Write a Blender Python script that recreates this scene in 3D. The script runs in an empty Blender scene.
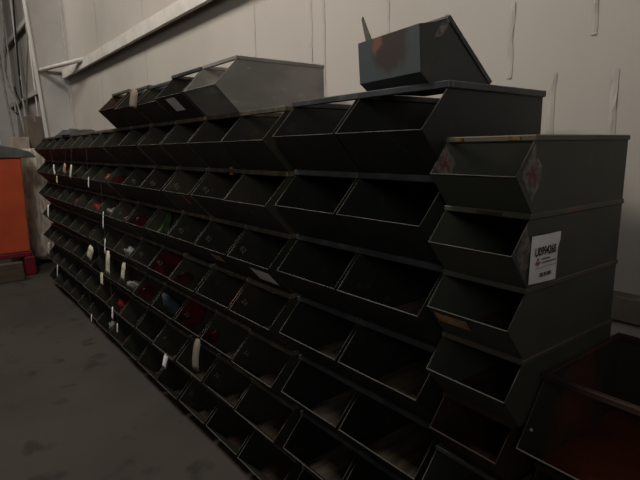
import bpy, bmesh, math, random
from mathutils import Vector, Matrix, noise

# ---------------------------------------------------------------- units
S = 0.25                      # one layout unit (a bin's stacking height) in metres
FL = -6.95                    # floor level in layout units
def W(x, y, z): return Vector((x*S, y*S, (z-FL)*S))
col = bpy.context.scene.collection
R = random.Random(7)

# ---------------------------------------------------------------- materials
def new_mat(name):
    m = bpy.data.materials.new(name); m.use_nodes = True
    nt = m.node_tree; b = nt.nodes['Principled BSDF']
    return m, nt, b
def lin(c):
    return tuple((v/12.92 if v <= .04045 else ((v+.055)/1.055)**2.4) for v in c)
def mixed(name, c1, c2, scale=6, rough=.6, metal=0., lo=.4, hi=.65, bump=.0, c3=None, s3=30, spec=.5, rand=.0, stretch=(1, 1, 1), detail=6):
    """two or three colours mixed by noise in object space"""
    m, nt, b = new_mat(name); N = nt.nodes; L = nt.links
    tc = N.new('ShaderNodeTexCoord'); mp = N.new('ShaderNodeMapping'); mp.inputs['Scale'].default_value = stretch
    L.new(tc.outputs['Object'], mp.inputs['Vector'])
    oi = N.new('ShaderNodeObjectInfo')
    va = N.new('ShaderNodeVectorMath'); va.operation = 'ADD'
    sc = N.new('ShaderNodeVectorMath'); sc.operation = 'SCALE'; sc.inputs[0].default_value = (13, 7, 5)
    L.new(oi.outputs['Random'], sc.inputs['Scale']); L.new(mp.outputs[0], va.inputs[0]); L.new(sc.outputs[0], va.inputs[1])
    n = N.new('ShaderNodeTexNoise'); n.inputs['Scale'].default_value = scale; n.inputs['Detail'].default_value = detail
    L.new(va.outputs[0], n.inputs['Vector'])
    r = N.new('ShaderNodeMapRange'); r.inputs['From Min'].default_value = lo; r.inputs['From Max'].default_value = hi
    L.new(n.outputs['Fac'], r.inputs['Value'])
    mx = N.new('ShaderNodeMix'); mx.data_type = 'RGBA'
    mx.inputs['A'].default_value = (*lin(c1), 1); mx.inputs['B'].default_value = (*lin(c2), 1)
    L.new(r.outputs[0], mx.inputs['Factor']); out = mx.outputs['Result']
    if c3:
        n3 = N.new('ShaderNodeTexNoise'); n3.inputs['Scale'].default_value = s3; n3.inputs['Detail'].default_value = 8
        L.new(va.outputs[0], n3.inputs['Vector'])
        r3 = N.new('ShaderNodeMapRange'); r3.inputs['From Min'].default_value = .6; r3.inputs['From Max'].default_value = .7
        L.new(n3.outputs['Fac'], r3.inputs['Value'])
        m3 = N.new('ShaderNodeMix'); m3.data_type = 'RGBA'; m3.inputs['B'].default_value = (*lin(c3), 1)
        L.new(out, m3.inputs['A']); L.new(r3.outputs[0], m3.inputs['Factor']); out = m3.outputs['Result']
    if rand:
        hs = N.new('ShaderNodeHueSaturation'); mr = N.new('ShaderNodeMapRange')
        mr.inputs['To Min'].default_value = 1-rand; mr.inputs['To Max'].default_value = 1+rand
        L.new(oi.outputs['Random'], mr.inputs['Value']); L.new(mr.outputs[0], hs.inputs['Value'])
        L.new(out, hs.inputs['Color']); out = hs.outputs['Color']
    L.new(out, b.inputs['Base Color'])
    b.inputs['Roughness'].default_value = rough; b.inputs['Metallic'].default_value = metal
    b.inputs['Specular IOR Level'].default_value = spec
    if bump:
        bp = N.new('ShaderNodeBump'); bp.inputs['Strength'].default_value = bump; bp.inputs['Distance'].default_value = .02
        L.new(n.outputs['Fac'], bp.inputs['Height']); L.new(bp.outputs[0], b.inputs['Normal'])
    return m

M = {}
M['black'] = mixed('black painted steel', (.12, .125, .12), (.145, .145, .14), 5, .5, rand=.15, c3=(.20, .18, .15), s3=18, spec=.35)
M['dark'] = mixed('dark green painted steel', (.17, .175, .14), (.225, .205, .165), 5, .6, rand=.32, c3=(.27, .22, .16), s3=14, spec=.3)
M['olive'] = mixed('olive green painted steel', (.235, .245, .215), (.27, .275, .24), 4, .55, rand=.06, c3=(.30, .27, .22), s3=16, spec=.35)
M['char'] = mixed('charcoal painted steel', (.20, .21, .205), (.23, .235, .225), 4, .5, rand=.05, c3=(.25, .24, .22), s3=16, spec=.35)
M['grey'] = mixed('worn grey painted steel', (.56, .54, .51), (.48, .465, .44), 3, .6, lo=.4, hi=.6, c3=(.62, .60, .57), s3=7, stretch=(1, 1, 2.5), spec=.3)
M['brown'] = mixed('rusty brown painted steel', (.23, .155, .12), (.18, .13, .10), 6, .7, c3=(.30, .17, .11), s3=14, spec=.3)
M['bigbin'] = mixed('rusted green steel', (.19, .18, .15), (.36, .20, .12), 3, .7, lo=.5, hi=.62, c3=(.32, .17, .09), s3=9, spec=.3)
M['greydust'] = mixed('grey dusty bin floor', (.35, .31, .26), (.24, .21, .18), 7, .9, rand=.15, stretch=(5, 1, 1), spec=.1)
M['dust'] = mixed('dusty bin floor', (.27, .22, .18), (.19, .16, .135), 7, .9, rand=.2, stretch=(5, 1, 1), spec=.1)
M['rustfloor'] = mixed('rusty bin floor', (.42, .21, .11), (.17, .11, .08), 3, .9, spec=.1)
M['rim'] = mixed('worn rim', (.25, .23, .19), (.36, .32, .26), 8, .55, rand=.15, c3=(.45, .36, .25), s3=9, stretch=(2, 2, 1), spec=.35)
M['rimblack'] = mixed('worn black rim', (.19, .195, .20), (.27, .275, .28), 8, .45, rand=.1, c3=(.34, .31, .28), s3=12, spec=.4)
M['rimolive'] = mixed('olive rim', (.25, .255, .225), (.33, .30, .25), 7, .5, rand=.05, c3=(.42, .29, .18), s3=8, spec=.4)
M['edge'] = mixed('worn bare edge', (.31, .29, .255), (.20, .185, .16), 14, .5, rand=.15, spec=.4)
M['edgebright'] = mixed('rubbed bright edge', (.48, .46, .43), (.33, .31, .28), 14, .5, rand=.1, spec=.4)
M['red'] = mixed('red paint patch', (.33, .06, .07), (.15, .06, .055), 14, .75, lo=.42, hi=.62, spec=.2)
M['chalk'] = mixed('chalk', (.50, .49, .42), (.38, .38, .33), 60, .9, spec=.1)
M['card'] = mixed('tan label card', (.70, .57, .43), (.52, .42, .31), 30, .8, spec=.1)
M['orangecard'] = mixed('orange label card', (.60, .40, .25), (.44, .3, .2), 30, .8, spec=.1)
M['tag'] = mixed('pale paper tag', (.80, .77, .68), (.62, .58, .49), 30, .85, spec=.1, rand=.1)
M['card2'] = mixed('ochre rust', (.46, .36, .20), (.25, .2, .14), 60, .8, spec=.1)
M['white'] = mixed('white paper', (.88, .87, .86), (.82, .81, .80), 10, .8, spec=.1)
M['ink'] = mixed('black ink', (.07, .07, .07), (.1, .1, .1), 10, .8, spec=.1)
M['redink'] = mixed('red ink', (.66, .42, .40), (.6, .36, .35), 10, .8, spec=.1)
M['cloth_red'] = mixed('red cloth', (.50, .15, .13), (.28, .08, .07), 20, .9, spec=.1)
M['cloth_green'] = mixed('green cloth', (.29, .35, .23), (.2, .25, .165), 20, .9, spec=.1)
M['cloth_blue'] = mixed('blue cloth', (.22, .25, .29), (.15, .175, .20), 20, .8, spec=.1)
M['grey_stuff'] = mixed('grey crumpled plastic', (.47, .46, .44), (.26, .25, .24), 25, .6, spec=.3)
M['brown_stuff'] = mixed('brown fitting', (.48, .27, .14), (.28, .17, .1), 25, .7, spec=.2)
M['wall'] = mixed('white vinyl wall lining', (.72, .685, .645), (.685, .65, .61), 1.2, .75, bump=.25, spec=.2)
M['seam'] = mixed('crinkled tape seam', (.71, .675, .635), (.67, .635, .595), 20, .75, bump=.15, spec=.3, stretch=(1, 1, .4))
M['column'] = mixed('white painted steel column', (.80, .785, .76), (.76, .745, .72), 3, .6, spec=.3)
M['girt'] = mixed('cream painted girt', (.84, .81, .77), (.77, .74, .70), 6, .6, spec=.3)
M['floor'] = mixed('stained concrete', (.265, .24, .215), (.215, .195, .17), 1.1, .8, lo=.35, hi=.65, c3=(.19, .17, .15), s3=5, bump=.15, spec=.25)
M['lowgirt'] = mixed('dull brown grey rail', (.50, .46, .42), (.42, .39, .35), 6, .7, spec=.2)
M['orange'] = mixed('orange painted steel', (.78, .33, .19), (.70, .29, .17), 3, .5, spec=.3)
M['magenta'] = mixed('dark red paint', (.50, .10, .16), (.38, .08, .12), 6, .6, spec=.3)
M['lid'] = mixed('grey cover', (.40, .40, .39), (.33, .33, .32), 6, .5, spec=.3)
M['cable'] = mixed('black rubber', (.08, .08, .08), (.12, .12, .12), 6, .6)
M['palecable'] = mixed('pale cable', (.60, .57, .53), (.48, .46, .43), 9, .6)
M['cardboard'] = mixed('pale cardboard', (.66, .61, .54), (.58, .53, .47), 5, .9, spec=.1)
M['kraft'] = mixed('grey-brown cardboard', (.47, .43, .38), (.42, .38, .34), 5, .9, spec=.1)
M['wood'] = mixed('pale timber', (.38, .33, .27), (.32, .28, .23), 6, .85, stretch=(1, 1, 6), spec=.1)
M['wrap'] = mixed('crumpled pale plastic', (.80, .76, .70), (.60, .56, .51), 9, .4, stretch=(3, 3, .6), lo=.4, hi=.6, spec=.5)
M['tarp'] = mixed('dark tarpaulin', (.13, .125, .115), (.18, .17, .155), 12, .7)

def teal_rust():
    """blue-grey paint with a large rust burn in the middle of the front"""
    m, nt, b = new_mat('blue grey paint with rust burn'); N = nt.nodes; L = nt.links
    tc = N.new('ShaderNodeTexCoord')
    n = N.new('ShaderNodeTexNoise'); n.inputs['Scale'].default_value = 18; n.inputs['Detail'].default_value = 8
    L.new(tc.outputs['Object'], n.inputs['Vector'])
    def blob(c, rad):
        d = N.new('ShaderNodeVectorMath'); d.operation = 'DISTANCE'; d.inputs[1].default_value = c
        L.new(tc.outputs['Object'], d.inputs[0])
        a = N.new('ShaderNodeMath'); a.operation = 'MULTIPLY_ADD'; a.inputs[1].default_value = .10; a.inputs[2].default_value = -.05
        L.new(n.outputs['Fac'], a.inputs[0])
        s = N.new('ShaderNodeMath'); s.operation = 'ADD'; L.new(d.outputs['Value'], s.inputs[0]); L.new(a.outputs[0], s.inputs[1])
        r = N.new('ShaderNodeMapRange'); r.inputs['From Min'].default_value = rad; r.inputs['From Max'].default_value = rad*.7
        L.new(s.outputs[0], r.inputs['Value']); return r.outputs[0]
    m1 = N.new('ShaderNodeMix'); m1.data_type = 'RGBA'
    m1.inputs['A'].default_value = (*lin((.245, .27, .27)), 1); m1.inputs['B'].default_value = (*lin((.21, .165, .14)), 1)
    L.new(blob((.16, -.02, .125), .095), m1.inputs['Factor'])
    m2 = N.new('ShaderNodeMix'); m2.data_type = 'RGBA'; m2.inputs['B'].default_value = (*lin((.44, .29, .21)), 1)
    L.new(m1.outputs['Result'], m2.inputs['A']); L.new(blob((.10, -.03, .14), .042), m2.inputs['Factor'])
    L.new(m2.outputs['Result'], b.inputs['Base Color']); b.inputs['Roughness'].default_value = .6
    return m
M['teal'] = teal_rust()

# clear plastic sleeve
def clear():
    m, nt, b = new_mat('cloudy clear plastic')
    n = nt.nodes.new('ShaderNodeTexNoise'); n.inputs['Scale'].default_value = 60
    tc = nt.nodes.new('ShaderNodeTexCoord'); nt.links.new(tc.outputs['Object'], n.inputs['Vector'])
    r = nt.nodes.new('ShaderNodeMapRange'); r.inputs['From Min'].default_value = .35; r.inputs['From Max'].default_value = .65
    r.inputs['To Min'].default_value = .12; r.inputs['To Max'].default_value = .6
    nt.links.new(n.outputs['Fac'], r.inputs['Value']); nt.links.new(r.outputs[0], b.inputs['Alpha'])
    b.inputs['Base Color'].default_value = (*lin((.55, .50, .46)), 1); b.inputs['Roughness'].default_value = .35
    return m
M['clear'] = clear()

# ---------------------------------------------------------------- helpers
def link(name, me, parent=None, loc=None):
    o = bpy.data.objects.new(name, me); col.objects.link(o)
    if parent is not None: o.parent = parent
    if loc is not None: o.location = loc
    return o
def tag(o, label=None, cat=None, group=None, kind=None):
    if label: o['label'] = label
    if cat: o['category'] = cat
    if group: o['group'] = group
    if kind: o['kind'] = kind
    return o
def mesh_from(bm, name, mats, smooth=False):
    bmesh.ops.recalc_face_normals(bm, faces=bm.faces)
    me = bpy.data.meshes.new(name); bm.to_mesh(me); bm.free()
    for m in mats: me.materials.append(M[m])
    if smooth:
        for p in me.polygons: p.use_smooth = True
    return me
def add_box(bm, a, b, mi=0):
    x0, y0, z0 = a; x1, y1, z1 = b
    v = [bm.verts.new(p) for p in ((x0,y0,z0),(x1,y0,z0),(x1,y1,z0),(x0,y1,z0),(x0,y0,z1),(x1,y0,z1),(x1,y1,z1),(x0,y1,z1))]
    for f in ((0,3,2,1),(4,5,6,7),(0,1,5,4),(1,2,6,5),(2,3,7,6),(3,0,4,7)):
        fc = bm.faces.new([v[i] for i in f]); fc.material_index = mi
def add_tube(bm, pts, r, n=6):
    rings = []
    pts = [Vector(p) for p in pts]
    for i, p in enumerate(pts):
        d = (pts[min(i+1, len(pts)-1)]-pts[max(i-1, 0)]).normalized()
        u = d.cross(Vector((0, 0, 1)));
        if u.length < .05: u = d.cross(Vector((1, 0, 0)))
        u.normalize(); w = d.cross(u)
        rings.append([bm.verts.new(p+u*r*math.cos(2*math.pi*k/n)+w*r*math.sin(2*math.pi*k/n)) for k in range(n)])
    for a, b in zip(rings, rings[1:]):
        for k in range(n): bm.faces.new((a[k], a[(k+1) % n], b[(k+1) % n], b[k]))
    bm.faces.new(rings[0][::-1]); bm.faces.new(rings[-1])
def bevel_mod(o, w, seg=2):
    m = o.modifiers.new('bevel', 'BEVEL'); m.width = w; m.segments = seg; m.limit_method = 'ANGLE'
def empty(name, loc, rz=0):
    o = bpy.data.objects.new(name, None); col.objects.link(o); o.location = loc; o.rotation_euler = (0, 0, rz)
    o.empty_display_size = .05
    return o
def copy_tree(root, parent=None):
    c = root.copy(); col.objects.link(c); c.parent = parent
    for ch in root.children: copy_tree(ch, c)
    return c

# ---------------------------------------------------------------- stacking bin
# local frame in metres: origin at the base, x across, y into the wall (0 = plane of the front rim), z up
def make_bin(w, L, p, H, dl, rim, mats, thick=.0032, edge_r=.0019):
    """mats = (shell, inside floor, rim, edge)"""
    w, L, p, H, dl, rim = [v*S for v in (w, L, p, H, dl, rim)]
    h = H-rim; zl = h-dl; x0, x1 = -w/2, w/2
    root = empty('stacking_bin', (0, 0, 0))
    bm = bmesh.new()
    def prof(x): return [bm.verts.new((x, y, z)) for y, z in ((L, 0), (L, h), (0, h), (-p, zl), (0.004, 0))]
    a, b = prof(x0), prof(x1)
    bm.faces.new(a); bm.faces.new(b[::-1])
    for i, j, mi in ((0, 1, 0), (3, 4, 0), (4, 0, 1)):
        f = bm.faces.new((a[j], a[i], b[i], b[j])); f.material_index = mi
    me = mesh_from(bm, 'bin_shell', mats[:2])
    # orient every face outward, whatever the open-shell recalculation did
    bm = bmesh.new(); bm.from_mesh(me); c = Vector((0, L*.4, h*.5))
    for f in bm.faces:
        if f.normal.dot(f.calc_center_median()-c) < 0: f.normal_flip()
    bm.to_mesh(me); bm.free()
    sh = link('shell', me, root)
    so = sh.modifiers.new('sheet', 'SOLIDIFY'); so.thickness = thick; so.offset = -1; so.use_even_offset = True
    # pressed rim around the top
    bm = bmesh.new(); o = .0075 if w > 1.3*S else .004; t = .010
    add_box(bm, (x0-o, -o, h), (x1+o, t, H)); add_box(bm, (x0-o, L-t, h), (x1+o, L+o, H))
    add_box(bm, (x0-o, t, h), (x0+t, L-t, H)); add_box(bm, (x1-t, t, h), (x1+o, L-t, H))
    rm = link('rim', mesh_from(bm, 'bin_rim', [mats[2]]), root); bevel_mod(rm, .0025, 1)
    # rolled edge round the sloping opening
    bm = bmesh.new(); e = edge_r*.6
    add_tube(bm, [(x0+e, -.002, h), (x0+e, -p-.001, zl+.001), (x1-e, -p-.001, zl+.001), (x1-e, -.002, h)], edge_r)
    link('rolled_edge', mesh_from(bm, 'bin_edge', [mats[3]], True), root)
    root['_w'] = w; root['_p'] = p; root['_h'] = h; root['_zl'] = zl; root['_H'] = H
    return root

ORD = ['', 'first', 'second', 'third', 'fourth', 'fifth', 'sixth', 'seventh', 'eighth', 'ninth', 'tenth', 'eleventh', 'twelfth', 'thirteenth', 'fourteenth', 'fifteenth', 'sixteenth']
ROWN = {1: 'top row', 2: 'second row down', 3: 'third row down', 4: 'fourth row down', 5: 'fifth row down', 6: 'sixth row down', 7: 'bottom row'}
bins = {}
features = {}     # (row, column) -> words that go into the bin's label

# near group: two columns of wide black bins
WN = 1.4205; HN = -FL/7 + .08/7     # stacking height so that the top rim is at +0.08
near = make_bin(WN-.055, 1.98, .414, HN, .4377, .08, ('black', 'greydust', 'rimblack', 'edge'))
first = True
for r in range(7, 0, -1):
    for c in (0, 1):                # 0: column B (nearest), 1: column A
        o = near if first else copy_tree(near); first = False
        o.location = W(WN*(1.5-c), 0, FL+(7-r)*HN); bins[(r, c+1)] = o
# far group: thirteen columns
WF = 1.4258; HF = (-FL+.04)/7
far = make_bin(WF-.075, 1.98, .430, HF, .4377, .08, ('dark', 'dust', 'rim', 'edge'))
first = True
for r in range(7, 0, -1):
    for b in range(14):
        o = far if first else copy_tree(far); first = False
        j = .035
        o.location = W(-.167-(b+.5)*WF, .0054+R.uniform(-j, j), FL+(7-r)*HF)
        o.rotation_euler = (0, 0, R.uniform(-.004, .004)); bins[(r, b+3)] = o

# painted numbers on the inner side wall
NUM = {(2,5): '42', (2,6): '03', (2,7): '42', (2,5): '82', (2,4): '62', (2,3): '',
       (3,5): '43', (3,4): '52', (3,3): '62', (3,8): '6', (3,7): '4', (4,7): '42', (4,6): '62', (4,5): '7', (5,7): '4',
       (5,5): '33', (5,4): '3', (4,3): '24', (5,3): '34', (6,6): '4', (7,5): '32', (6,4): '34', (4,4): ''}
txt_cache = {}
def number_mesh(s, size):
    k = (s, size)
    if k not in txt_cache:
        cu = bpy.data.curves.new('painted_number', 'FONT'); cu.body = s; cu.size = size; cu.extrude = .0003
        cu.align_x = 'CENTER'; cu.align_y = 'CENTER'
        o = bpy.data.objects.new('tmp', cu); col.objects.link(o)
        bpy.context.view_layer.update()
        me = bpy.data.meshes.new_from_object(o); bpy.data.objects.remove(o); bpy.data.curves.remove(cu)
        me.materials.clear(); me.materials.append(M['chalk']); txt_cache[k] = me
    return txt_cache[k]
def paint_number(b, s):
    w, h = b['_w'], b['_h']
    o = link('painted_number', number_mesh(s, .034), b, (-w/2+.0052, -.030, h-.090))
    # text lies in the side wall's plane (normal +x), running down along the sloping edge
    o.rotation_euler = (math.radians(90), 0, math.radians(90))
    o.rotation_euler = (Matrix.Rotation(math.radians(-58), 4, 'X') @ o.rotation_euler.to_matrix().to_4x4()).to_euler()
for k, s in NUM.items():
    if s: paint_number(bins[k], s)

def red_patch(b, y0, z0, wd, ht):
    """a splash of red paint on the inner side wall, offsets in layout units below the opening"""
    bm = bmesh.new(); w, h = b['_w'], b['_h']; x = -w/2+.0042
    rr = random.Random(int((y0+z0)*1000)); pts = []
    yy, zz = y0*S, h+z0*S
    for i in range(16):
        a = 2*math.pi*i/16; k = 1+rr.uniform(-.12, .12)
        y = yy+math.cos(a)*wd*S*.5*k; z = zz+math.sin(a)*ht*S*.5*k
        # keep it behind the sloping edges of the side wall
        p, zl = b['_p'], b['_zl']
        lim = -p*(h-z)/(h-zl) if z > zl else -p*z/zl
        pts.append((x, max(y, lim+.006), min(max(z, .005), h-.004)))
    bm.faces.new([bm.verts.new(q) for q in pts])
    link('red_paint_patch', mesh_from(bm, 'red_patch', ['red']), b)
for k, a in {(4,6): (.05, -.42, .8, .55), (4,5): (-.08, -.5, .5, .3), (3,7): (-.1, -.445, .45, .3), (5,5): (0, -.36, .75, .7), (5,4): (-.2, -.45, .4, .3), (5,7): (-.05, -.45, .5, .4), (2,8): (-.05, -.42, .5, .3)}.items():
    red_patch(bins[k], *a); features[k] = 'with red paint on its inner side'

# label cards clipped to the rims
def card(k, x, m='card', wd=.30, name='label_card', label=None, hi=.075, z=None):
    """x: world layout x of the card's middle"""
    b = bins[k]; lx = x*S-b.location.x; H = b['_H']
    bm = bmesh.new(); zz = H-.010 if z is None else z
    add_box(bm, (lx-wd*S/2, -.0065, zz-hi*S/2), (lx+wd*S/2, -.0048, zz+hi*S/2))
    o = link(name, mesh_from(bm, name, [m]), b); o['label'] = label or ('orange card' if m == 'orangecard' else 'tan card')
card((3,7), -6.38); card((4,7), -6.40); card((4,8), -7.97, 'card', .22); card((4,3), -.78, 'card', .28); card((4,4), -2.23, 'card', .3)
card((5,4), -2.24, 'card', .28); card((2,6), -5.13, 'card', .34); card((2,4), -2.06, 'orangecard', .1, hi=.14); card((2,3), -.54, 'orangecard', .12)
card((3,10), -10.2, 'orangecard', .2)
for k, t in {(3,7): 'tan card on its rim', (4,7): 'tan card on its rim', (4,3): 'tan card on its rim'}.items(): features.setdefault(k, 'with '+t)

def panel_label(b, u0, u1, v0, v1, m, name, label):
    """a paper stuck on the sloping lower front panel. u across (metres, local), v 0 at the base .. 1 at the lip"""
    p, zl = b['_p'], b['_zl']
    bm = bmesh.new(); n = Vector((0, -zl, -p)).normalized()*.0015
    def P(u, v): return bm.verts.new(Vector((u, -p*v, zl*v))+n)
    bm.faces.new((P(u0, v0), P(u1, v0), P(u1, v1), P(u0, v1)))
    o = link(name, mesh_from(bm, name, [m]), b); o['label'] = label
panel_label(bins[(3,3)], -.02, .13, .28, .78, 'white', 'paper_label', 'white paper label')
features[(3,3)] = 'with a white paper label on its front'
panel_label(bins[(3,4)], -.04, .07, .5, .8, 'card', 'paper_label', 'tan paper label')
features[(3,4)] = 'with a tan label on its front'
# scraped-paint label on one far bin front
panel_label(bins[(2,5)], .06, .10, .55, .98, 'orangecard', 'paper_label', 'orange paper label')
features[(2,5)] = 'with an orange label at its lip'

for (r, c), o in bins.items():
    kind = 'black steel bin' if c < 3 else 'dark green steel bin'
    f = features.get((r, c), '')
    pos = f"{ROWN[r]}, {ORD[c]} column from the near end"
    tag(o, f"{kind}, {pos}" + (f", {f}" if f and len((f+pos).split()) < 13 else ''), 'bin', 'steel bins in the long wall of stacked bins')

# ---------------------------------------------------------------- bins on top of the wall
def place(b, x, y, z, rz=0): b.location = W(x, y, z); b.rotation_euler = (0, 0, rz); return b
tz = .08-.04
g = place(make_bin(1.30, 1.93, .43, .95, .44, .07, ('grey', 'grey', 'grey', 'grey')), -2.30, 0, tz+.001)
tag(g, 'light grey worn steel bin standing on top of the dark bin wall', 'bin', 'loose bins on top of the wall')
t1 = place(make_bin(1.38, 1.93, .43, .94, .44, .07, ('dark', 'dust', 'rimblack', 'edge')), -3.75, 0, tz+.001)
panel_label(t1, -.055, .06, .38, .92, 'white', 'paper_label', 'white paper label')
tag(t1, 'dark green bin with a white front label, beside the light grey bin', 'bin', 'loose bins on top of the wall')
t2 = place(make_bin(1.38, 1.9, .43, .86, .40, .07, ('dark', 'dust', 'rimblack', 'edge')), -5.18, 0.02, tz+.001)
tag(t2, 'dark green bin on top of the wall holding an orange brown fitting', 'bin', 'loose bins on top of the wall')
t3 = place(make_bin(1.38, 1.9, .43, .90, .42, .07, ('dark', 'dust', 'rim', 'edge')), -6.62, 0.0, tz+.001)
tag(t3, 'dark green bin on top of the wall with a tan card hanging over its lip', 'bin', 'loose bins on top of the wall')
t4 = place(make_bin(1.38, 1.9, .43, .95, .42, .07, ('brown', 'dust', 'rim', 'edge')), -8.10, 0.0, tz+.001)
tag(t4, 'reddish brown bin at the far end of the loose bins on top', 'bin', 'loose bins on top of the wall')

# the small tipped-over bin on the black column
tip = empty('tipped_bin', W(1.42, .06, .082), math.radians(-8.5))
tag(tip, 'small blue-grey bin tipped over, rust burn on its face, on a black bin', 'bin')
wT = 1.13
bm = bmesh.new()
prof = [(1.05, 0.0), (.12, 0.0), (-.02, .11), (-.05, .59), (.34, .66)]
a = [bm.verts.new((0, y*S, z*S)) for y, z in prof]; b_ = [bm.verts.new((wT*S, y*S, z*S)) for y, z in prof]
bm.faces.new(a); f = bm.faces.new(b_[::-1]); 
for i in range(4):
    fc = bm.faces.new((a[i], a[i+1], b_[i+1], b_[i]))
    fc.material_index = 1 if i in (1, 2, 3) else 0
me = mesh_from(bm, 'tipped_shell', ['char', 'teal'])
sh = link('shell', me, tip); so = sh.modifiers.new('sheet', 'SOLIDIFY'); so.thickness = .004; so.offset = 0
bm = bmesh.new()
P3, P4 = Vector((0, .34*S, .69*S)), Vector((0, 1.05*S, 0.006))
dv = (P4-P3); nn = Vector((0, -dv.z, dv.y)).normalized()
nn = Vector((0, abs(nn.y), abs(nn.z)))
def bar(bm, p, q, wx0, wx1, th):
    vs = []
    for x in (wx0, wx1):
        for pt in (p, q, q+nn*th, p+nn*th): vs.append(bm.verts.new((x, pt.y, pt.z)))
    for f in ((0,1,2,3),(7,6,5,4),(0,4,5,1),(1,5,6,2),(2,6,7,3),(3,7,4,0)): bm.faces.new([vs[i] for i in f])
bar(bm, P3, P4, wT*S-.012, wT*S+.004, .012); bar(bm, P3, P4, -.004, .012, .012)
e = dv.normalized()*.014; bar(bm, P3, P3+e, .012, wT*S-.012, .012); bar(bm, P4-e, P4, .012, wT*S-.012, .012)
link('rim', mesh_from(bm, 'tipped_rim', ['rimblack']), tip)
bm = bmesh.new()
q = [(.034, -.009, .148), (.062, -.009, .150), (.004, .0, .228), (-.008, .004, .222)]
vs = [bm.verts.new(p) for p in q]; bm.faces.new(vs)
o = link('bent_tab', mesh_from(bm, 'bent_tab', ['olive']), tip); so = o.modifiers.new('sheet', 'SOLIDIFY'); so.thickness = .003
bm = bmesh.new()      # torn clear label on the side
x = wT*S+.003
vs = [bm.verts.new(p) for p in ((x, .035, .115), (x, .07, .125), (x, .105, .178), (x, .08, .182))]; bm.faces.new(vs)
o = link('torn_label', mesh_from(bm, 'torn_label', ['clear']), tip)

# ---------------------------------------------------------------- the nearer stack of olive bins
hr = (-.514-FL)/9
rx, ry, rw, rrot = 2.903, -.106, .987, -.0344
ol = make_bin(rw-.01, 1.90, .266, hr, .313, .058, ('olive', 'dust', 'rimolive', 'edge'))
RL = {1: 'olive bin topmost in its nearer stack, clear sleeve with a red diamond on its side',
      2: 'olive bin with a white numbered sheet on its side, second from the stack top',
      3: 'olive bin with scraped tan paint under its lip, below the numbered-sheet bin',
      4: 'olive bin between the scraped-lip bin and the rusty brown bin',
      5: 'narrow rusty brown bin under the olive bins of the nearer stack',
      6: 'dark olive bin directly below the rusty brown bin',
      7: 'dark olive bin second below the rusty brown bin', 8: 'dark olive bin third below the rusty brown bin', 9: 'dark olive bin on the floor under the nearer stack'}
rst = {}
used = False
jit = {1: (0, 0), 2: (0, 0), 3: (-.005, .01), 4: (.012, 0), 6: (-.02, 0), 7: (0, .02), 8: (.01, 0), 9: (0, 0)}
for k in range(1, 10):
    if k == 5:
        o = make_bin(.86, 1.85, .25, hr, .30, .07, ('brown', 'brown', 'brown', 'brown')); jx, jy = (-.015, .03)
    else:
        o = copy_tree(ol) if used else ol; used = True; jx, jy = jit[k]
    c, s = math.cos(rrot), math.sin(rrot); hx = rw/2
    o.location = W(rx+c*hx+jx, ry+s*hx+jy, -.514-k*hr); o.rotation_euler = (0, 0, rrot)
    tag(o, RL[k], 'bin', 'olive bins in the nearer stack'); rst[k] = o
# scraped paint and rubbed spots
panel_label(rst[3], -.105, .0, .52, .88, 'card', 'scraped_paint', 'tan scraped paint')
def rim_patch(b, x0, x1, m='card', name='rust_spot'):
    H, h = b['_H'], b['_h']; bm = bmesh.new()
    add_box(bm, (x0, -.0062, h+.003), (x1, -.002, H-.003)); bm2 = link(name, mesh_from(bm, name, [m]), b); bm2['label'] = 'orange rust on the rim'
rim_patch(rst[1], -.095, -.07, 'card2'); rim_patch(rst[1], .058, .088, 'card2')
rim_patch(rst[2], -.02, .05, 'brown')

# sleeves on the noses
def sleeve(b, side, cy, cz, ry_, rz_, diamond=True, inner=False):
    w = b['_w']; x = side*(w/2+(.0015 if not inner else -.0050)); rr = random.Random(3)
    bm = bmesh.new(); cen = bm.verts.new((x, cy, cz)); ring = []
    n = 20
    for i in range(n):
        a = 2*math.pi*i/n; d = abs(math.cos(a))+abs(math.sin(a)); k = (1/d)*(1+rr.uniform(-.12, .12))
        ring.append(bm.verts.new((x+rr.uniform(0, .003)*(-1 if inner else 1)*side, cy+math.cos(a)*ry_*k, cz+math.sin(a)*rz_*k)))
    for i in range(n): bm.faces.new((cen, ring[i], ring[(i+1) % n]))
    o = link('plastic_sleeve', mesh_from(bm, 'plastic_sleeve', ['clear']), b); o['label'] = 'cloudy clear plastic sleeve'
    if diamond:
        bm = bmesh.new(); xx = x+side*.0004*(1 if not inner else -1)
        vs = [bm.verts.new(p) for p in ((xx, cy-ry_*.5, cz), (xx, cy, cz-rz_*.65), (xx, cy+ry_*.5, cz), (xx, cy, cz+rz_*.65))]
        bm.faces.new(vs); d = link('warning_diamond', mesh_from(bm, 'warning_diamond', ['red2']), o); d['label'] = 'red diamond'
M['red2'] = mixed('faded red print', (.40, .17, .17), (.33, .2, .19), 30, .7)
h = rst[1]['_h']; zl = rst[1]['_zl']
sleeve(rst[1], 1, -.006, zl+.006, .046, .062); sleeve(rst[1], -1, -.014, zl+.022, .045, .05, True, True)
sleeve(rst[2], 1, -.020, zl+.004, .034, .06, False)

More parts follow.
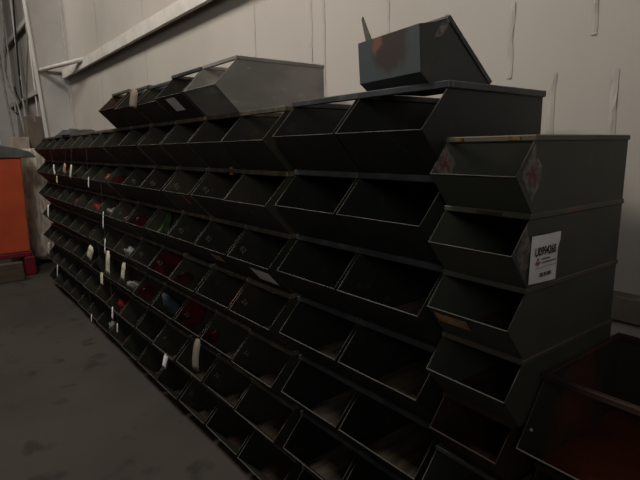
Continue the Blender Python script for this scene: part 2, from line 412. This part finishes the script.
# the printed sheet on the second bin's side
b = rst[2]; X = b['_w']/2
sheet = bpy.data.objects.new('numbered_sheet', None); col.objects.link(sheet); sheet.parent = b
sheet.location = (X+.005, 0, 0); sheet['label'] = 'white printed sheet reading U0994268'
zb = b.location.z; yb = b.location.y
def wz(z): return (z-FL)*S-zb
def wy(y): return y*S-yb
y0, y1, z0, z1 = wy(-.12), wy(.37), wz(-1.90), wz(-1.44)
bm = bmesh.new(); rows = []
for j in range(7):
    v = j/6; row = []
    for i in range(7):
        u = i/6
        bulge = .0035*math.sin(u*math.pi)*(.4+.6*v)+(.004*(u > .9)*(v > .8))
        row.append(bm.verts.new((bulge, y0+(y1-y0)*(u+.03*(v-.5)), z0+(z1-z0)*v-(.006*u*(1-v)))))
    rows.append(row)
for j in range(6):
    for i in range(6): bm.faces.new((rows[j][i], rows[j][i+1], rows[j+1][i+1], rows[j+1][i]))
link('paper', mesh_from(bm, 'paper', ['white'], True), sheet)
def side_text(s, size, y, z, m, sx=1, name='printed_line', bold=.0):
    cu = bpy.data.curves.new(name, 'FONT'); cu.body = s; cu.size = size; cu.extrude = .0002; cu.offset = bold
    cu.align_x = 'LEFT'; o = bpy.data.objects.new('tmp', cu); col.objects.link(o); bpy.context.view_layer.update()
    me = bpy.data.meshes.new_from_object(o); bpy.data.objects.remove(o); bpy.data.curves.remove(cu)
    me.materials.clear(); me.materials.append(M[m])
    t = link(name, me, sheet, (.0062, y, z)); t.rotation_euler = (math.radians(90), 0, math.radians(90)); t.scale = (sx, 1, 1)
    return t
hh = z1-z0
side_text('U0994268', .030, y0+.009, z1-hh*.42, 'ink',   .74, 'sheet_number', .0002)
side_text('05.31.095', .013, y0+.036, z0+.014, 'ink', 1.0, 'sheet_date', .0003)
bm = bmesh.new()
for (ya, yb_, za, zb_) in ((.040, .075, .060, .063), (.040, .106, .051, .054)):
    add_box(bm, (.0058, y0+ya, z0+za-.004), (.0064, y0+yb_, z0+zb_-.004))
link('small_print', mesh_from(bm, 'small_print', ['lid']), sheet)
bm = bmesh.new()
for (ya, yb_, za, zb_) in ((.014, .116, .070, .0708), (.014, .116, .037, .0378)):
    add_box(bm, (.0056, y0+ya, z0+za), (.0062, y0+yb_, z0+zb_))
for (ya, za, s_) in ((.024, .058, .004), (.019, .050, .004), (.029, .050, .004), (.024, .045, .003)):
    bmesh.ops.create_cone(bm, cap_ends=True, segments=6, radius1=s_, radius2=s_, depth=.0006, matrix=Matrix.Translation((.0062, y0+ya, z0+za)) @ Matrix.Rotation(math.pi/2, 4, 'Y'))
link('red_emblem', mesh_from(bm, 'red_emblem', ['redink']), sheet)

# ---------------------------------------------------------------- big rusty bin stack, closest to the camera
bigH = (-2.89-FL)/4
big = make_bin(1.50, 1.72, .44, bigH, .60, .07, ('bigbin', 'rustfloor', 'brown', 'edge'))
BL = ['large rusty open bin beside the nearer stack, orange rust on its floor', 'large rusty bin under the open rusty bin',
      'large rusty bin third down, under the open rusty bin', 'large rusty bin on the floor, lowest under the open rusty bin']
for k in range(4):
    o = big if k == 0 else copy_tree(big)
    o.location = W(3.93+.76, .20, -2.89-(k+1)*bigH); o.rotation_euler = (0, 0, rrot); tag(o, BL[k], 'bin', 'large bins beside the olive stack')
o = big
bm = bmesh.new(); bmesh.ops.create_uvsphere(bm, u_segments=10, v_segments=6, radius=.0045)
bt = link('rivet', mesh_from(bm, 'rivet', ['tag'], True), big, (-big['_w']/2+.008, -.06, big['_zl']+.035))

# ---------------------------------------------------------------- tags and loose contents
def paper_tag(x, y, z, wd, ht, label, m='tag', curl=.2, rz=.15, name='paper_tag', tilt=.0):
    """thin curled tag, origin at its top"""
    bm = bmesh.new(); n = 6; rows = []
    for j in range(n+1):
        v = j/n; rows.append([bm.verts.new((sx*wd*S/2*(1 if j else .6), -curl*ht*S*math.sin(v*1.6)*.5, -v*ht*S)) for sx in (-1, 1)])
    for p, q in zip(rows, rows[1:]): bm.faces.new((p[0], p[1], q[1], q[0]))
    me = mesh_from(bm, name, [m], True)
    o = link(name, me, None, W(x, y, z+ht/2)); o.rotation_euler = (0, tilt, rz)
    so = o.modifiers.new('sheet', 'SOLIDIFY'); so.thickness = .0012
    tag(o, label, 'tag', 'paper tags hanging from the bins')
    top = z+ht/2; lip = -.04-.44
    while lip-1 > top-.02: lip -= 1
    if lip > top+.03:
        bm = bmesh.new(); add_tube(bm, [(0, 0, 0), (0, (-.432-y)*S, (lip-top)*S)], .0012, 5)
        st = link('tie_string', mesh_from(bm, 'tie_string', ['rim']), o)
    return o
TAGS = [(-15.83, -.445, -1.30, .16, .42, 'white tag hanging at the far end of the second row', 'white', -.3),
        (-13.72, -.445, -1.20, .22, .36, 'tan tag hanging second row down, beside a white tag', 'card', .3),
        (-12.76, -.445, -1.28, .16, .48, 'whitish tag beside the tan tag in the second row', 'tag', .2),
        (-15.47, -.445, -1.67, .14, .28, 'small pale tag below the white tag near the far end', 'tag', -.1),
        (-10.58, -.445, -1.56, .07, .34, 'narrow white strip hanging beside the brown fitting in the second row', 'white', 0),
        (-18.00, -.445, -3.14, .18, .55, 'white tag hanging low at the far end column, third row', 'white', 0),
        (-9.28, -.445, -2.63, .06, .52, 'thin white strip hanging in the third row below red cloth', 'white', 0),
        (-18.90, -.445, -4.95, .24, .60, 'pale tag at the far end column, fifth row down', 'tag', .1),
        (-11.09, -.445, -3.96, .34, .50, 'square pale tag hanging tilted in the fourth row', 'tag', .5),
        (-9.18, -.445, -3.92, .26, .72, 'longest pale tag hanging in the fourth row', 'tag', 0),
        (-9.38, -.445, -3.45, .06, .48, 'thin white strip just above the longest pale tag', 'white', 0),
        (-7.66, -.445, -3.92, .20, .52, 'pale tag at the right of the longest tag', 'tag', .2),
        (-10.20, -.445, -4.63, .20, .40, 'pale tag hanging below the longest tag', 'tag', -.1),
        (-17.50, -.445, -5.75, .10, .55, 'thin white tag in the sixth row near the far end', 'white', 0),
        (-9.31, -.445, -5.56, .10, .40, 'thin white tag below the crumpled red cloth', 'white', 0),
        (-8.95, -.445, -5.95, .07, .30, 'short white strip just above the floor edge of the bins', 'white', 0),
        (-12.17, -.445, -6.50, .08, .30, 'short white strip at the bottom row beside the grey rags', 'white', 0)]
for (x, y, z, w_, h_, lb, m, tl) in TAGS: paper_tag(x, y, z, w_, h_, lb, m, tilt=tl)
paper_tag(-3.02, -.445, -4.80, .24, .64, 'curled tan paper strip hanging in the sixth row', 'kraft', curl=.5, tilt=-.15)
paper_tag(-4.93, -.445, -5.66, .16, .38, 'small white pointed scrap hanging in the bottom row', 'white', tilt=.3)
paper_tag(-5.62, -.445, .58, .34, .42, 'tan card hanging over the lip of a top bin', 'kraft', tilt=.2)

def lump(name, x, y, z, sx, sy, sz, m, label, cat, seed=0, rot=0, rough=.35, lean=0):
    bm = bmesh.new(); bmesh.ops.create_icosphere(bm, subdivisions=3, radius=1)
    off = Vector((seed*3.1, seed*1.7, seed*.9))
    for v in bm.verts:
        n = noise.noise(v.co*2.2+off)*rough+noise.noise(v.co*5+off)*rough*.4
        c = v.co*(1+n); c.z = max(c.z, -.75)
        zz = (c.z+.75)*sz*S/1.75; v.co = Vector((c.x*sx*S/2, c.y*sy*S/2-lean*zz, zz))
    o = link(name, mesh_from(bm, name, [m], True), None, W(x, y, z)); o.rotation_euler = (0, 0, rot)
    tag(o, label, cat, 'loose things lying in the bins'); return o
def binfloor(r, c): return (bins[(r, c)].location.z)/S+FL+.03
def xcen(c): return -.167-(c-3+.5)*WF
def inbin(r, c, dx, y, sx, sy, sz, name, m, label, cat, seed, rot=0):
    return lump(name, xcen(c)+dx, y, binfloor(r, c), sx, sy, sz, m, label, cat, seed, rot, .35, .6)
inbin(3, 10, -.25, 0.31, .7, 0.50, .62, 'red_rag', 'cloth_red', 'bright red cloth heaped in a far bin, third row down', 'rag', 1)
inbin(6, 9, -.2, 0.31, .7, 0.50, .60, 'red_rag', 'cloth_red', 'dark red cloth bundle in the sixth row above white tags', 'rag', 2)
inbin(3, 12, -.2, 0.26, .6, 0.50, .6, 'red_rag', 'cloth_red', 'dull red cloth in the third row near the far end', 'rag', 3)
inbin(3, 8, -.3, 0.31, .45, 0.50, .5, 'machine_fitting', 'brown_stuff', 'small brown fitting in the third row beside grey plastic', 'fitting', 4)
inbin(2, 9, -.2, 0.31, .75, 0.50, .62, 'machine_fitting', 'brown_stuff', 'orange brown fitting in the second row, its largest lump', 'fitting', 5)
inbin(5, 6, -.2, 0.26, .30, 0.40, .78, 'blue_cloth', 'cloth_blue', 'blue grey cloth standing in the fifth row', 'rag', 6)
inbin(5, 6, -.48, 0.26, .22, 0.30, .5, 'blue_cloth', 'cloth_blue', 'small blue grey cloth against the side of the same bin', 'rag', 7)
inbin(3, 9, -.1, 0.26, .9, 0.50, .6, 'plastic_wrap', 'grey_stuff', 'grey crumpled plastic in the third row beside red cloth', 'plastic', 8)
inbin(4, 8, -.15, 0.26, .95, 0.50, .60, 'plastic_wrap', 'grey_stuff', 'grey crumpled plastic in the fourth row above the pale tags', 'plastic', 9)
inbin(5, 8, .0, 0.26, .9, 0.50, .60, 'plastic_wrap', 'grey_stuff', 'grey crumpled plastic in the fifth row beside the pale tags', 'plastic', 10)
inbin(7, 10, .0, 0.26, .8, 0.50, .55, 'plastic_wrap', 'grey_stuff', 'grey crumpled plastic in the bottom row', 'plastic', 11)
inbin(7, 8, .1, 0.26, .8, 0.50, .18, 'plastic_wrap', 'grey_stuff', 'flat pale plastic scrap lying in the bottom row', 'plastic', 12)
lump('machine_fitting', -5.05, .30, .10, .7, .5, .85, 'brown_stuff', 'orange brown fitting in a top bin between the tan card and white label', 'fitting', 13)
lump('paper_scrap', -3.85, .15, .68, .7, .5, .10, 'white', 'white paper scrap showing above the white-labelled top bin', 'paper', 14) if False else None
# green glove-like cloth draped down inside a bin
bm = bmesh.new()
pts = [(.02, .30, .80), (.06, .26, .62), (-.02, .18, .45), (-.10, .12, .34), (-.16, .06, .24)]
wds = [.05, .09, .14, .20, .22]
prev = None
for (px, py, pz), wd in zip(pts, wds):
    row = [bm.verts.new(((px*.3+.03*math.sin(k*5+px*20))*S, (py-.10)*S+wd*S*k*.9, pz*S)) for k in (-1, -.5, 0, .5, 1)]
    if prev:
        for i in range(4): bm.faces.new((prev[i], prev[i+1], row[i+1], row[i]))
    prev = row
o = link('green_cloth', mesh_from(bm, 'green_cloth', ['cloth_green'], True), None, W(xcen(6)-.58, .02, binfloor(3, 6)))
so = o.modifiers.new('cloth', 'SOLIDIFY'); so.thickness = .006
tag(o, 'pale green cloth hanging inside a bin, third row down', 'rag', 'loose things lying in the bins')
# orange-brown folder wedged at the side of a bin
bm = bmesh.new(); add_box(bm, (-.004, 0, 0), (.004, .030, .125))
o = link('folded_card', mesh_from(bm, 'folded_card', ['brown_stuff']), None, W(xcen(4)+.64, -.37, binfloor(4, 4)+.50)); o.rotation_euler = (math.radians(-44), 0, 0)
tag(o, 'orange brown folded card wedged upright at the side of a fourth row bin', 'card', 'loose things lying in the bins')

# dark tarpaulin folded on the far top end
bm = bmesh.new()
nx, ny = 18, 6
grid = []
for i in range(nx+1):
    row = []
    for j in range(ny+1):
        u, v = i/nx, j/ny
        e_ = min(1, 6*min(u, 1-u))*min(1, 6*min(v, 1-v)+.0)
        z = .20*e_*(1+.35*noise.noise(Vector((u*7, v*3, .3))))
        row.append(bm.verts.new(((u-.5)*2.6*S, (v-.5)*1.3*S, z*S+.002)))
    grid.append(row)
for i in range(nx):
    for j in range(ny): bm.faces.new((grid[i][j], grid[i+1][j], grid[i+1][j+1], grid[i][j+1]))
o = link('folded_tarpaulin', mesh_from(bm, 'folded_tarpaulin', ['tarp'], True), None, W(-16.0, .6, .045))
tag(o, 'dark folded tarpaulin on top of the far end of the bin wall', 'tarpaulin')

# ---------------------------------------------------------------- the room
def struct(name, me, loc=None):
    o = link(name, me, None, loc); o['kind'] = 'structure'; return o
YW = 2.42
bm = bmesh.new(); v = [bm.verts.new(W(x, y, FL)) for x, y in ((-90, -40), (16, -40), (16, YW+.02), (-90, YW+.02))]; bm.faces.new(v)
struct('floor', mesh_from(bm, 'floor', ['floor']))
bm = bmesh.new(); add_box(bm, W(-90, YW, FL), W(16, YW+.6, 24)); struct('wall_back', mesh_from(bm, 'wall', ['wall']))
tn = [0]
def trim(me, loc=None):
    tn[0] += 1; return struct('trim_%d' % tn[0], me, loc)
# horizontal girts (C section: web with two lips)
def girt(zc, x0, x1, hgt=.34, d=.34, m='girt'):
    bm = bmesh.new()
    add_box(bm, W(x0, YW-d, zc-hgt/2), W(x1, YW-d+.03, zc+hgt/2))
    add_box(bm, W(x0, YW-d+.03, zc+hgt/2-.03), W(x1, YW, zc+hgt/2))
    add_box(bm, W(x0, YW-d, zc-hgt/2-.0), W(x1, YW-d+.12, zc-hgt/2+.03))
    o = trim(mesh_from(bm, 'girt', [m])); bevel_mod(o, .008, 3)
girt(3.55, -24.5, 1.4, .44, .36); girt(3.45, -60, -25.2); girt(8.2, -60, -25.2); girt(-2.66, -60, 15, .32, .25, 'lowgirt'); girt(9.6, -24.5, 15)
# bulging lining below the low girt
bm = bmesh.new(); prev = None
for i in range(60):
    x = -24+i*38/59
    row = []
    for j in range(9):
        v_ = j/8; bul = .20*math.sin(math.pi*min(1, v_*1.15))+.04*noise.noise(Vector((x*.8, v_*2, 0)))
        row.append(bm.verts.new(W(x, YW-.01-max(0, bul), -2.8-v_*.9)))
    if prev:
        for j in range(8): bm.faces.new((prev[j], row[j], row[j+1], prev[j+1]))
    prev = row
trim(mesh_from(bm, 'bulge', ['wall'], True))
# crinkled tape seams
def seam(x, z0, z1, w_=.07, seed=0, amp=.03):
    bm = bmesh.new(); n = max(6, int((z1-z0)*8)); prev = None
    for i in range(n+1):
        z = z0+(z1-z0)*i/n
        dx = .45*amp*noise.noise(Vector((seed*5.1, z*3, 0)))
        ys = [YW-.006-max(0, .02*noise.noise(Vector((seed*2.3, z*5, k*2.)))) for k in (0, 1, 2)]
        row = [bm.verts.new(W(x+dx+(k-1)*w_/2, ys[k]-(.008 if k == 1 else 0), z)) for k in (0, 1, 2)]
        if prev:
            for k in (0, 1): bm.faces.new((prev[k], prev[k+1], row[k+1], row[k]))
        prev = row
    trim(mesh_from(bm, 'seam', ['seam']))
seam(-4.95, .2, 3.35, .06, 1, .01); seam(-2.66, .7, 12, .09, 2, .05); seam(-2.22, -1, 12, .08, 3, .04); seam(-.4, .3, 12, .09, 4, .01)
seam(2.05, .35, 1.4, .08, 5, .06); seam(2.72, -.6, .35, .09, 6, .06); seam(3.2, .75, 6, .07, 7, .05); seam(3.5, -.6, .3, .09, 8, .07)
seam(-12.6, 0, 12, .06, 9, .01); seam(-18.5, 0, 12, .06, 10, .01); seam(2.68, -2.4, -.75, .09, 11, .05)

# tapered column: web, inner flange, outer flange, stiffener
CX = -24.8
bm = bmesh.new()
yi0, yi1 = 1.06, .74      # inner edge at z=0 and at z=7
def yin(z): return 1.06-(z)*.046
zt = 22
v = [W(CX-.02, YW-.08, FL), W(CX-.02, yin(FL), FL), W(CX-.02, yin(zt), zt), W(CX-.02, YW-.08, zt)]
v2 = [q_+Vector((.03*S, 0, 0)) for q_ in v]
A_ = [bm.verts.new(p) for p in v]; B_ = [bm.verts.new(p) for p in v2]
bm.faces.new(A_); bm.faces.new(B_[::-1])
for i in range(4): bm.faces.new((A_[i], A_[(i+1) % 4], B_[(i+1) % 4], B_[i]))
# inner flange
f1 = [W(CX-.35, yin(FL), FL), W(CX+.35, yin(FL), FL), W(CX+.35, yin(zt), zt), W(CX-.35, yin(zt), zt)]
f2 = [q_+Vector((0, -.06*S, 0)) for q_ in f1]
A_ = [bm.verts.new(p) for p in f1]; B_ = [bm.verts.new(p) for p in f2]
bm.faces.new(A_); bm.faces.new(B_[::-1])
for i in range(4): bm.faces.new((A_[i], A_[(i+1) % 4], B_[(i+1) % 4], B_[i]))
add_box(bm, W(CX-.35, YW-.08, FL), W(CX+.35, YW, zt))
z = 3.75
add_box(bm, W(CX, yin(z), z-.06), W(CX+.34, YW-.08, z+.06))
trim(mesh_from(bm, 'column', ['column']))
# flange brace rod running from the column's inner edge to the girt
bm = bmesh.new(); add_tube(bm, [W(-24.75, 1.0, 3.72), W(-20.0, 2.1, 3.72)], .055*S*2, 8)
trim(mesh_from(bm, 'brace', ['girt'], True))
# a second column further on
bm = bmesh.new(); C2 = -46
add_box(bm, W(C2, .9, FL), W(C2+.05, YW, zt)); add_box(bm, W(C2-.35, .84, FL), W(C2+.35, .9, zt))
trim(mesh_from(bm, 'column', ['column']))

# ---------------------------------------------------------------- things at the far end
def boxobj(name, a, b, m, label, cat, bev=.01, group=None):
    bm = bmesh.new(); a, b = Vector(a), Vector(b)
    base = Vector(((a.x+b.x)/2, (a.y+b.y)/2, a.z))
    add_box(bm, (a-base)*S, (b-base)*S)
    o = link(name, mesh_from(bm, name, [m]), None, W(*base)); bevel_mod(o, bev, 2)
    if label: tag(o, label, cat, group)
    return o
# orange machine
mc = empty('orange_machine', W(-24, -2.1, FL)); tag(mc, 'orange steel machine housing on dark red feet, beyond the end of the bins', 'machine')
def mpart(name, boxes, m, bev=.01, label=None):
    bm = bmesh.new()
    for a, b in boxes: add_box(bm, W(*a)-W(-24, -2.1, FL), W(*b)-W(-24, -2.1, FL))
    o = link(name, mesh_from(bm, name, [m]), mc); bevel_mod(o, bev, 2)
    if label: o['label'] = label
    return o
bm = bmesh.new()   # slightly flared body
def T(p): return W(*p)-W(-24, -2.1, FL)
bot = [(-25.2, -4.2, FL+1.25), (-23, -4.2, FL+1.25), (-23, -.68, FL+1.25), (-25.2, -.68, FL+1.25)]
top = [(-25.2, -4.2, -.86), (-23, -4.2, -.86), (-23, -.56, -.86), (-25.2, -.56, -.86)]
top[2] = (-23, -.60, -.86)
A_ = [bm.verts.new(T(p)) for p in bot]; B_ = [bm.verts.new(T(p)) for p in top]
bm.faces.new(A_[::-1]); bm.faces.new(B_)
for i in range(4): bm.faces.new((A_[i], A_[(i+1) % 4], B_[(i+1) % 4], B_[i]))
o = link('housing', mesh_from(bm, 'housing', ['orange']), mc); bevel_mod(o, .02, 3)
mpart('base_rail', [((-25.25, -4.25, FL+1.02), (-22.95, -.62, FL+1.25))], 'magenta', label='dark red base rail')
mpart('foot', [((-24.6, -1.02, FL), (-22.92, -.52, FL+1.02))], 'magenta', .02); mpart('foot', [((-24.6, -4.2, FL), (-22.92, -3.7, FL+1.02))], 'magenta', .02)
bm = bmesh.new()   # rounded grey cover over the top, drooping at its edge
prof = [(-4.3, -.86), (-4.3, -.30), (-3.0, -.16), (-1.6, -.20), (-.8, -.34), (-.2, -.55), (.10, -.80), (.02, -.86)]
A_ = [bm.verts.new(T((-25.0, y, z_))) for y, z_ in prof]; B_ = [bm.verts.new(T((-22.9, y, z_))) for y, z_ in prof]
bm.faces.new(A_); bm.faces.new(B_[::-1])
for i in range(len(prof)): j = (i+1) % len(prof); bm.faces.new((A_[i], A_[j], B_[j], B_[i]))
o = link('top_cover', mesh_from(bm, 'top_cover', ['lid']), mc); bevel_mod(o, .01, 2)
boxobj('timber_block', (-23.4+1.0, -2.6, FL), (-22.0+.05, -1.22, FL+.93), 'wood', 'pale timber block on the floor in front of the orange machine', 'timber')
# tall wrapped load behind the end of the bins
ld = empty('wrapped_pallet', W(-26, .2, FL)); tag(ld, 'tall load in pale crumpled plastic wrap between the machine and bins', 'pallet')
bm = bmesh.new(); n1, n2 = 14, 30; ring0 = []
per = [(-27.2, -1.3), (-25.6, -1.3), (-25.3, -.9), (-25.3, .2), (-25.3, 1.0), (-26.2, 1.0), (-27.2, 1.0)]
def pt(u):
    k = u*len(per); i = int(k) % len(per); f = k-int(k); a, b = per[i], per[(i+1) % len(per)]
    return a[0]+(b[0]-a[0])*f, a[1]+(b[1]-a[1])*f
rings = []
for j in range(n2+1):
    z = FL+.4+(j/n2)*(-.38-FL-.4); rg = []
    for i in range(56):
        x, y = pt(i/56); d = .10*noise.noise(Vector((x*2, y*3, z*1.2)))
        rg.append(bm.verts.new(T((x, y, z))-W(-26, .2, FL)+W(-24, -2.1, FL)+Vector((d*S, -d*S, 0))))
    rings.append(rg)
for a, b in zip(rings, rings[1:]):
    for i in range(56): bm.faces.new((a[i], a[(i+1) % 56], b[(i+1) % 56], b[i]))
bm.faces.new(rings[-1]); bm.faces.new(rings[0][::-1])
link('plastic_wrap', mesh_from(bm, 'wrap', ['wrap'], True), ld)
bm = bmesh.new()
for y in (-1.2, -.25, .7): add_box(bm, W(-27.2, y, FL)-W(-26, .2, FL), W(-25.4, y+.25, FL+.28)-W(-26, .2, FL))
add_box(bm, W(-27.2, -1.3, FL+.28)-W(-26, .2, FL), W(-25.35, 1.0, FL+.4)-W(-26, .2, FL))
link('pallet_deck', mesh_from(bm, 'deck', ['wood']), ld)
def carton(name, a, b, m, label):
    c = empty(name, W((a[0]+b[0])/2, (a[1]+b[1])/2, a[2])); off = W((a[0]+b[0])/2, (a[1]+b[1])/2, a[2])
    tag(c, label, 'box', 'cartons on the wrapped load')
    bm = bmesh.new(); add_box(bm, W(*a)-off, W(*b)-off); o = link('carton_body', mesh_from(bm, 'carton', [m]), c); bevel_mod(o, .006, 2)
    bm = bmesh.new(); ym = (a[1]+b[1])/2
    add_box(bm, W(b[0], ym-.05, b[2]-.3)-off, W(b[0]+.01, ym+.05, b[2]+.012)-off); add_box(bm, W(a[0], ym-.05, b[2])-off, W(b[0]+.01, ym+.05, b[2]+.012)-off)
    link('packing_tape', mesh_from(bm, 'tape', ['cardboard']), c)
carton('cardboard_box', (-27.0, .27, -.36), (-25.9, 1.10, 1.40), 'kraft', 'upright grey-brown cardboard box on the wrapped load beside the column')
carton('cardboard_box', (-26.6, -.55, -.36), (-25.4, .23, .24), 'cardboard', 'low pale cardboard box on the wrapped load')
dv_ = empty('electrical_box', W(-27.5, -1.6, -.2)); 
bpy.data.objects.remove(dv_)
e = empty('control_unit', W(-23.9, -2.2, -.13)); tag(e, 'dark grey control unit with a pale cover on the orange machine', 'control unit')
bm = bmesh.new(); add_box(bm, (-.12, -.45, -.01), (.12, .14, .13)); o = link('casing', mesh_from(bm, 'casing', ['lid']), e); bevel_mod(o, .01, 2)
bm = bmesh.new(); add_box(bm, (-.1, .15, -.02), (.1, .22, .17)); o = link('end_cover', mesh_from(bm, 'end_cover', ['white']), e); bevel_mod(o, .008, 2)

# cables hanging at the far wall
def cable(pts, r, m, label):
    bm = bmesh.new(); o0 = W(*pts[-1])
    P = [W(*p)-o0 for p in pts]; out = []
    for i in range(len(P)-1):
        p0, p1, p2, p3 = P[max(i-1, 0)], P[i], P[i+1], P[min(i+2, len(P)-1)]
        for k in range(6):
            t = k/6
            out.append(.5*((2*p1)+(p2-p0)*t+(2*p0-5*p1+4*p2-p3)*t*t+(3*p1-p0-3*p2+p3)*t*t*t))
    out.append(P[-1]); add_tube(bm, out, r, 6)
    o = link('hanging_cable', mesh_from(bm, 'cable', [m], True), None, o0); tag(o, label, 'cable', 'cables hanging by the far column')
cable([(-35.2, 1.9, 14), (-36.2, 1.9, 10), (-37.0, 1.9, 7.4), (-37.5, 1.9, 4.7), (-37.2, 1.85, 3.4)], .016, 'cable', 'black cable hanging straight down beside the white column')
cable([(-29.9, 1.5, 7.4), (-30.2, 1.5, 6), (-32.0, 1.5, 4.2), (-33.6, 1.5, 2), (-34.0, 1.5, .4)], .013, 'palecable', 'pale cable hanging from the upper rail closest to the white column')
cable([(-36, 1.2, 12), (-36.8, 1.2, 8), (-38.5, 1.2, 5), (-36, 1.3, 3), (-34.5, 1.4, .5)], .018, 'palecable', 'pale cable curving away and back toward the lower rail')
cable([(-41, 1.3, 12), (-41.5, 1.3, 6), (-40.6, 1.3, 3), (-39, 1.3, 0)], .018, 'palecable', 'pale cable hanging at the very edge of the view')
cable([(-37.5, 1.5, 4.2), (-36.9, 1.5, 3.6), (-35.8, 1.5, 2.9), (-36.9, 1.45, 2.2), (-38.5, 1.5, 2.4)], .014, 'cable', 'short dark tangle of cable below the black cable')
for k, (x, y) in enumerate(((-30.5, 2.2), (-33.8, 2.2), (-38.5, 2.1), (-43.0, 2.1))):
    bm = bmesh.new(); add_tube(bm, [W(x, y, -6.9), W(x, y, 14)], (.03 if k % 2 else .045)*S*2, 8)
    trim(mesh_from(bm, 'conduit', ['girt'], True))

# ---------------------------------------------------------------- light
sc = bpy.context.scene
w = bpy.data.worlds.new('World'); sc.world = w; w.use_nodes = True
bg = w.node_tree.nodes['Background']; bg.inputs['Color'].default_value = (.95, .97, 1.0, 1); bg.inputs['Strength'].default_value = .022
def area(name, loc, rot, sx, sy, e, c=(1, .96, .9)):
    l = bpy.data.lights.new(name, 'AREA'); l.shape = 'RECTANGLE'; l.size = sx; l.size_y = sy; l.energy = e; l.color = c
    o = bpy.data.objects.new(name, l); col.objects.link(o); o.location = loc; o.rotation_euler = rot; return o
area('bay_light', (-1.2, -1.7, 4.9), (math.radians(28), 0, 0), 1.6, .8, 112)
area('bay_light', (-6.0, -2.2, 5.6), (math.radians(24), 0, 0), 2.4, 1.2, 105)
sl = bpy.data.lights.new('fill_sun', 'SUN'); sl.energy = .09; sl.angle = math.radians(55); sl.color = (1, .97, .93)  # added wide soft sun, weak fill from the front right; no doorway there
so = bpy.data.objects.new('fill_sun', sl); col.objects.link(so)
so.rotation_euler = Vector((.55, -.60, .58)).to_track_quat('Z', 'Y').to_euler(); so.location = (6, -6, 6)

wl = bpy.data.lights.new('fill_spot', 'SPOT'); wl.energy = 175; wl.spot_size = math.radians(76); wl.spot_blend = 1; wl.shadow_soft_size = .7; wl.color = (1, .97, .93)  # added spot without a fixture: brightens the upper wall, fades downward and outward
wo = bpy.data.objects.new('fill_spot', wl); col.objects.link(wo); wo.location = (2.9, -2.6, 3.0)
wo.rotation_euler = (Vector((2.9, -2.6, 3.0))-Vector((-.6, .6, 3.0))).to_track_quat('Z', 'Y').to_euler()

# ---------------------------------------------------------------- camera
yaw, pit, roll, f = .67, .1868, -.0171, 489.95
fw = Vector((-math.cos(yaw)*math.cos(pit), math.sin(yaw)*math.cos(pit), -math.sin(pit)))
rt = fw.cross(Vector((0, 0, 1))).normalized(); up = rt.cross(fw)
r2 = rt*math.cos(roll)+up*math.sin(roll); u2 = up*math.cos(roll)-rt*math.sin(roll)
cam = bpy.data.cameras.new('camera'); co = bpy.data.objects.new('camera', cam); col.objects.link(co)
mt = Matrix((r2, u2, -fw)).transposed().to_4x4(); mt.translation = W(6.1755, -4.4334, -.5948); co.matrix_world = mt
cam.sensor_width = 36; cam.lens = f/640*36; cam.clip_start = .02; cam.clip_end = 200
sc.camera = co
for o in col.objects:
    for k in ('_w', '_p', '_h', '_zl', '_H'):
        if k in o: del o[k]
sc.view_settings.view_transform = 'Standard'; sc.view_settings.look = 'None'; sc.view_settings.exposure = 0
